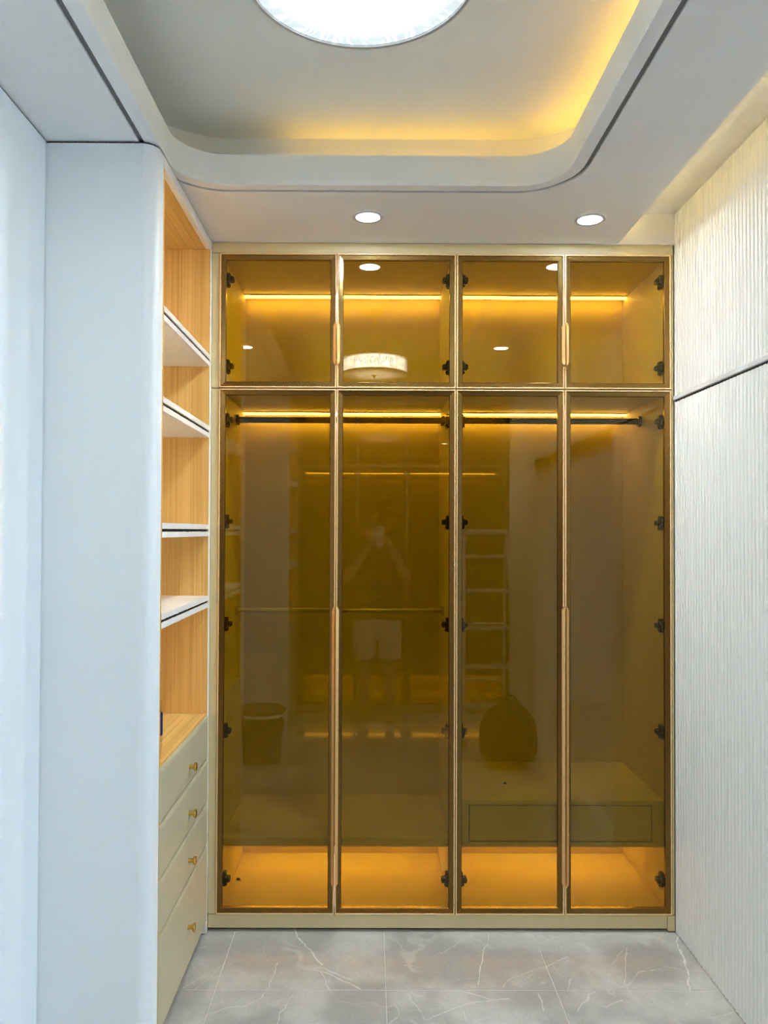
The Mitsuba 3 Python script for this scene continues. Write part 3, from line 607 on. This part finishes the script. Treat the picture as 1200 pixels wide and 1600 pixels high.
parts += [manifold3d.Manifold.batch_hull([sph(P(0.085, 0, 0.80), 0.085), sph(P(-0.085, 0, 0.80), 0.085), sph(P(0.075, 0, 0.98), 0.085), sph(P(-0.075, 0, 0.98), 0.085)]),
          manifold3d.Manifold.batch_hull([sph(P(0.075, 0, 0.98), 0.085), sph(P(-0.075, 0, 0.98), 0.085), sph(P(0.13, 0, 1.26), 0.075), sph(P(-0.13, 0, 1.26), 0.075)]),
          manifold3d.Manifold.batch_hull([sph(P(0.13, 0, 1.26), 0.075), sph(P(-0.13, 0, 1.26), 0.075), sph(P(-0.0, 0.0, 1.345), 0.055)]),
          bone(P(-0.01, 0.0, 1.33), 0.050, P(-0.03, 0.03, 1.42), 0.047)]
HC = P(-0.04, 0.05, 1.50)
parts += [manifold3d.Manifold.batch_hull([sph(HC + [0, -0.015, 0.03], 0.076), sph(HC + [0, 0.02, -0.02], 0.062), sph(HC + [0, 0.045, -0.075], 0.030)]),
          bone(HC + [0, 0.088, 0.010], 0.009, HC + [0, 0.104, -0.022], 0.013),                      # nose
          bone(HC + [-0.018, 0.072, -0.052], 0.010, HC + [0.018, 0.072, -0.052], 0.010),            # lips
          bone(HC + [0.074, -0.005, 0.018], 0.016, HC + [0.072, -0.002, -0.018], 0.011), bone(HC + [-0.074, -0.005, 0.018], 0.016, HC + [-0.072, -0.002, -0.018], 0.011)]
PHX, PHY, PHZ = 0.0, -0.022, 1.474                        # the phone, its lens just behind the viewpoint
for s in (-1, 1):
    wr = P(0.02 + 0.085 * s, 0.285, 1.39)
    pc = np.array([PHX + 0.062 * s, PHY - 0.028, PHZ - 0.035])
    parts += [bone(wr, 0.025, pc, 0.023)]
    for i, dz in enumerate((0.032, 0.012, -0.008, -0.027)):
        a = pc + [-0.004 * s, 0.012, dz * 0.6]; L = (0.95, 1.05, 1.0, 0.8)[i]
        b = a + [0.004 * s, 0.030 * L, dz * 0.35]; c = b + [-0.020 * s * L, 0.007, 0.001]; d = c + [-0.018 * s * L, -0.003, 0]
        parts += [bone(a, 0.0092, b, 0.0082), bone(b, 0.0082, c, 0.0075), bone(c, 0.0075, d, 0.0066)]
    t0 = pc + [-0.008 * s, -0.010, 0.008]; t1 = t0 + [-0.020 * s, -0.006, 0.020]; t2 = t1 + [-0.016 * s, 0.006, 0.012]
    parts += [bone(t0, 0.0105, t1, 0.009), bone(t1, 0.009, t2, 0.0078)]
body = blend(parts, 0.012, 4)
body.vertices[:, 2] = np.maximum(body.vertices[:, 2], 0.001)
put('person', body, 'skin', smooth=True)
for s in (-1, 1):
    put('person__eye', mtrans(trimesh.creation.icosphere(subdivisions=2, radius=0.0105), *(HC + [0.030 * s, 0.066, 0.012])), 'plastic_white', smooth=True)
hair = manifold3d.Manifold.batch_hull([sph(HC + [0, -0.022, 0.040], 0.080), sph(HC + [0, -0.035, -0.01], 0.068), sph(HC + [0, 0.028, 0.062], 0.056)])
put('person__hair', blend([hair], 0.012, 6), 'hair', smooth=True)
sh = [manifold3d.Manifold.batch_hull([sph(P(0.09, 0, 0.76), 0.096), sph(P(-0.09, 0, 0.76), 0.096), sph(P(0.080, 0, 0.98), 0.096), sph(P(-0.080, 0, 0.98), 0.096)]),
      manifold3d.Manifold.batch_hull([sph(P(0.080, 0, 0.98), 0.096), sph(P(-0.080, 0, 0.98), 0.096), sph(P(0.132, 0, 1.262), 0.085), sph(P(-0.132, 0, 1.262), 0.085)]),
      manifold3d.Manifold.batch_hull([sph(P(0.132, 0, 1.262), 0.085), sph(P(-0.132, 0, 1.262), 0.085), sph(P(0, 0.0, 1.335), 0.062)])]
for s in (-1, 1): sh.append(bone(P(0.160 * s, 0.0, 1.31), 0.066, P(0.200 * s, 0.07, 1.225), 0.058))
put('person__shirt', blend(sh, 0.02, 6), 'dark_cloth', smooth=True)
so = [manifold3d.Manifold.batch_hull([sph(P(0.085, 0, 0.79), 0.099), sph(P(-0.085, 0, 0.79), 0.099), sph(P(0.085, 0, 0.72), 0.100), sph(P(-0.085, 0, 0.72), 0.100)])]
for s in (-1, 1):
    c = manifold3d.Manifold.cylinder(0.30, 0.094, 0.093, 28).rotate([180, 0, 0]).translate([PX + 0.102 * s, PY + 0.004, 0.79]); so.append(c)
put('person__shorts', blend(so, 0.02, 3), 'light_cloth', smooth=True)
tag('person', 'person in dark shirt and pale shorts holding up a phone, mirrored in the glass', 'person')
put('smartphone', bx(PHX - 0.037, PHX + 0.037, PHY - 0.004, PHY + 0.004, PHZ - 0.075, PHZ + 0.075, 0.003), 'plastic_white')
put('smartphone__camera_bump', bx(PHX - 0.030, PHX + 0.004, PHY + 0.004, PHY + 0.0058, PHZ + 0.036, PHZ + 0.070, 0.002), 'grey_plain')
for dx, dz in ((-0.022, 0.061), (-0.022, 0.045), (-0.006, 0.053)):
    put('smartphone__camera_bump__lens', cyl([PHX + dx, PHY + 0.0058, PHZ + dz], [PHX + dx, PHY + 0.0072, PHZ + dz], 0.0062, 20), 'black')
tag('smartphone', 'pale smartphone held up in both hands, mirrored at eye height in the glass', 'smartphone')
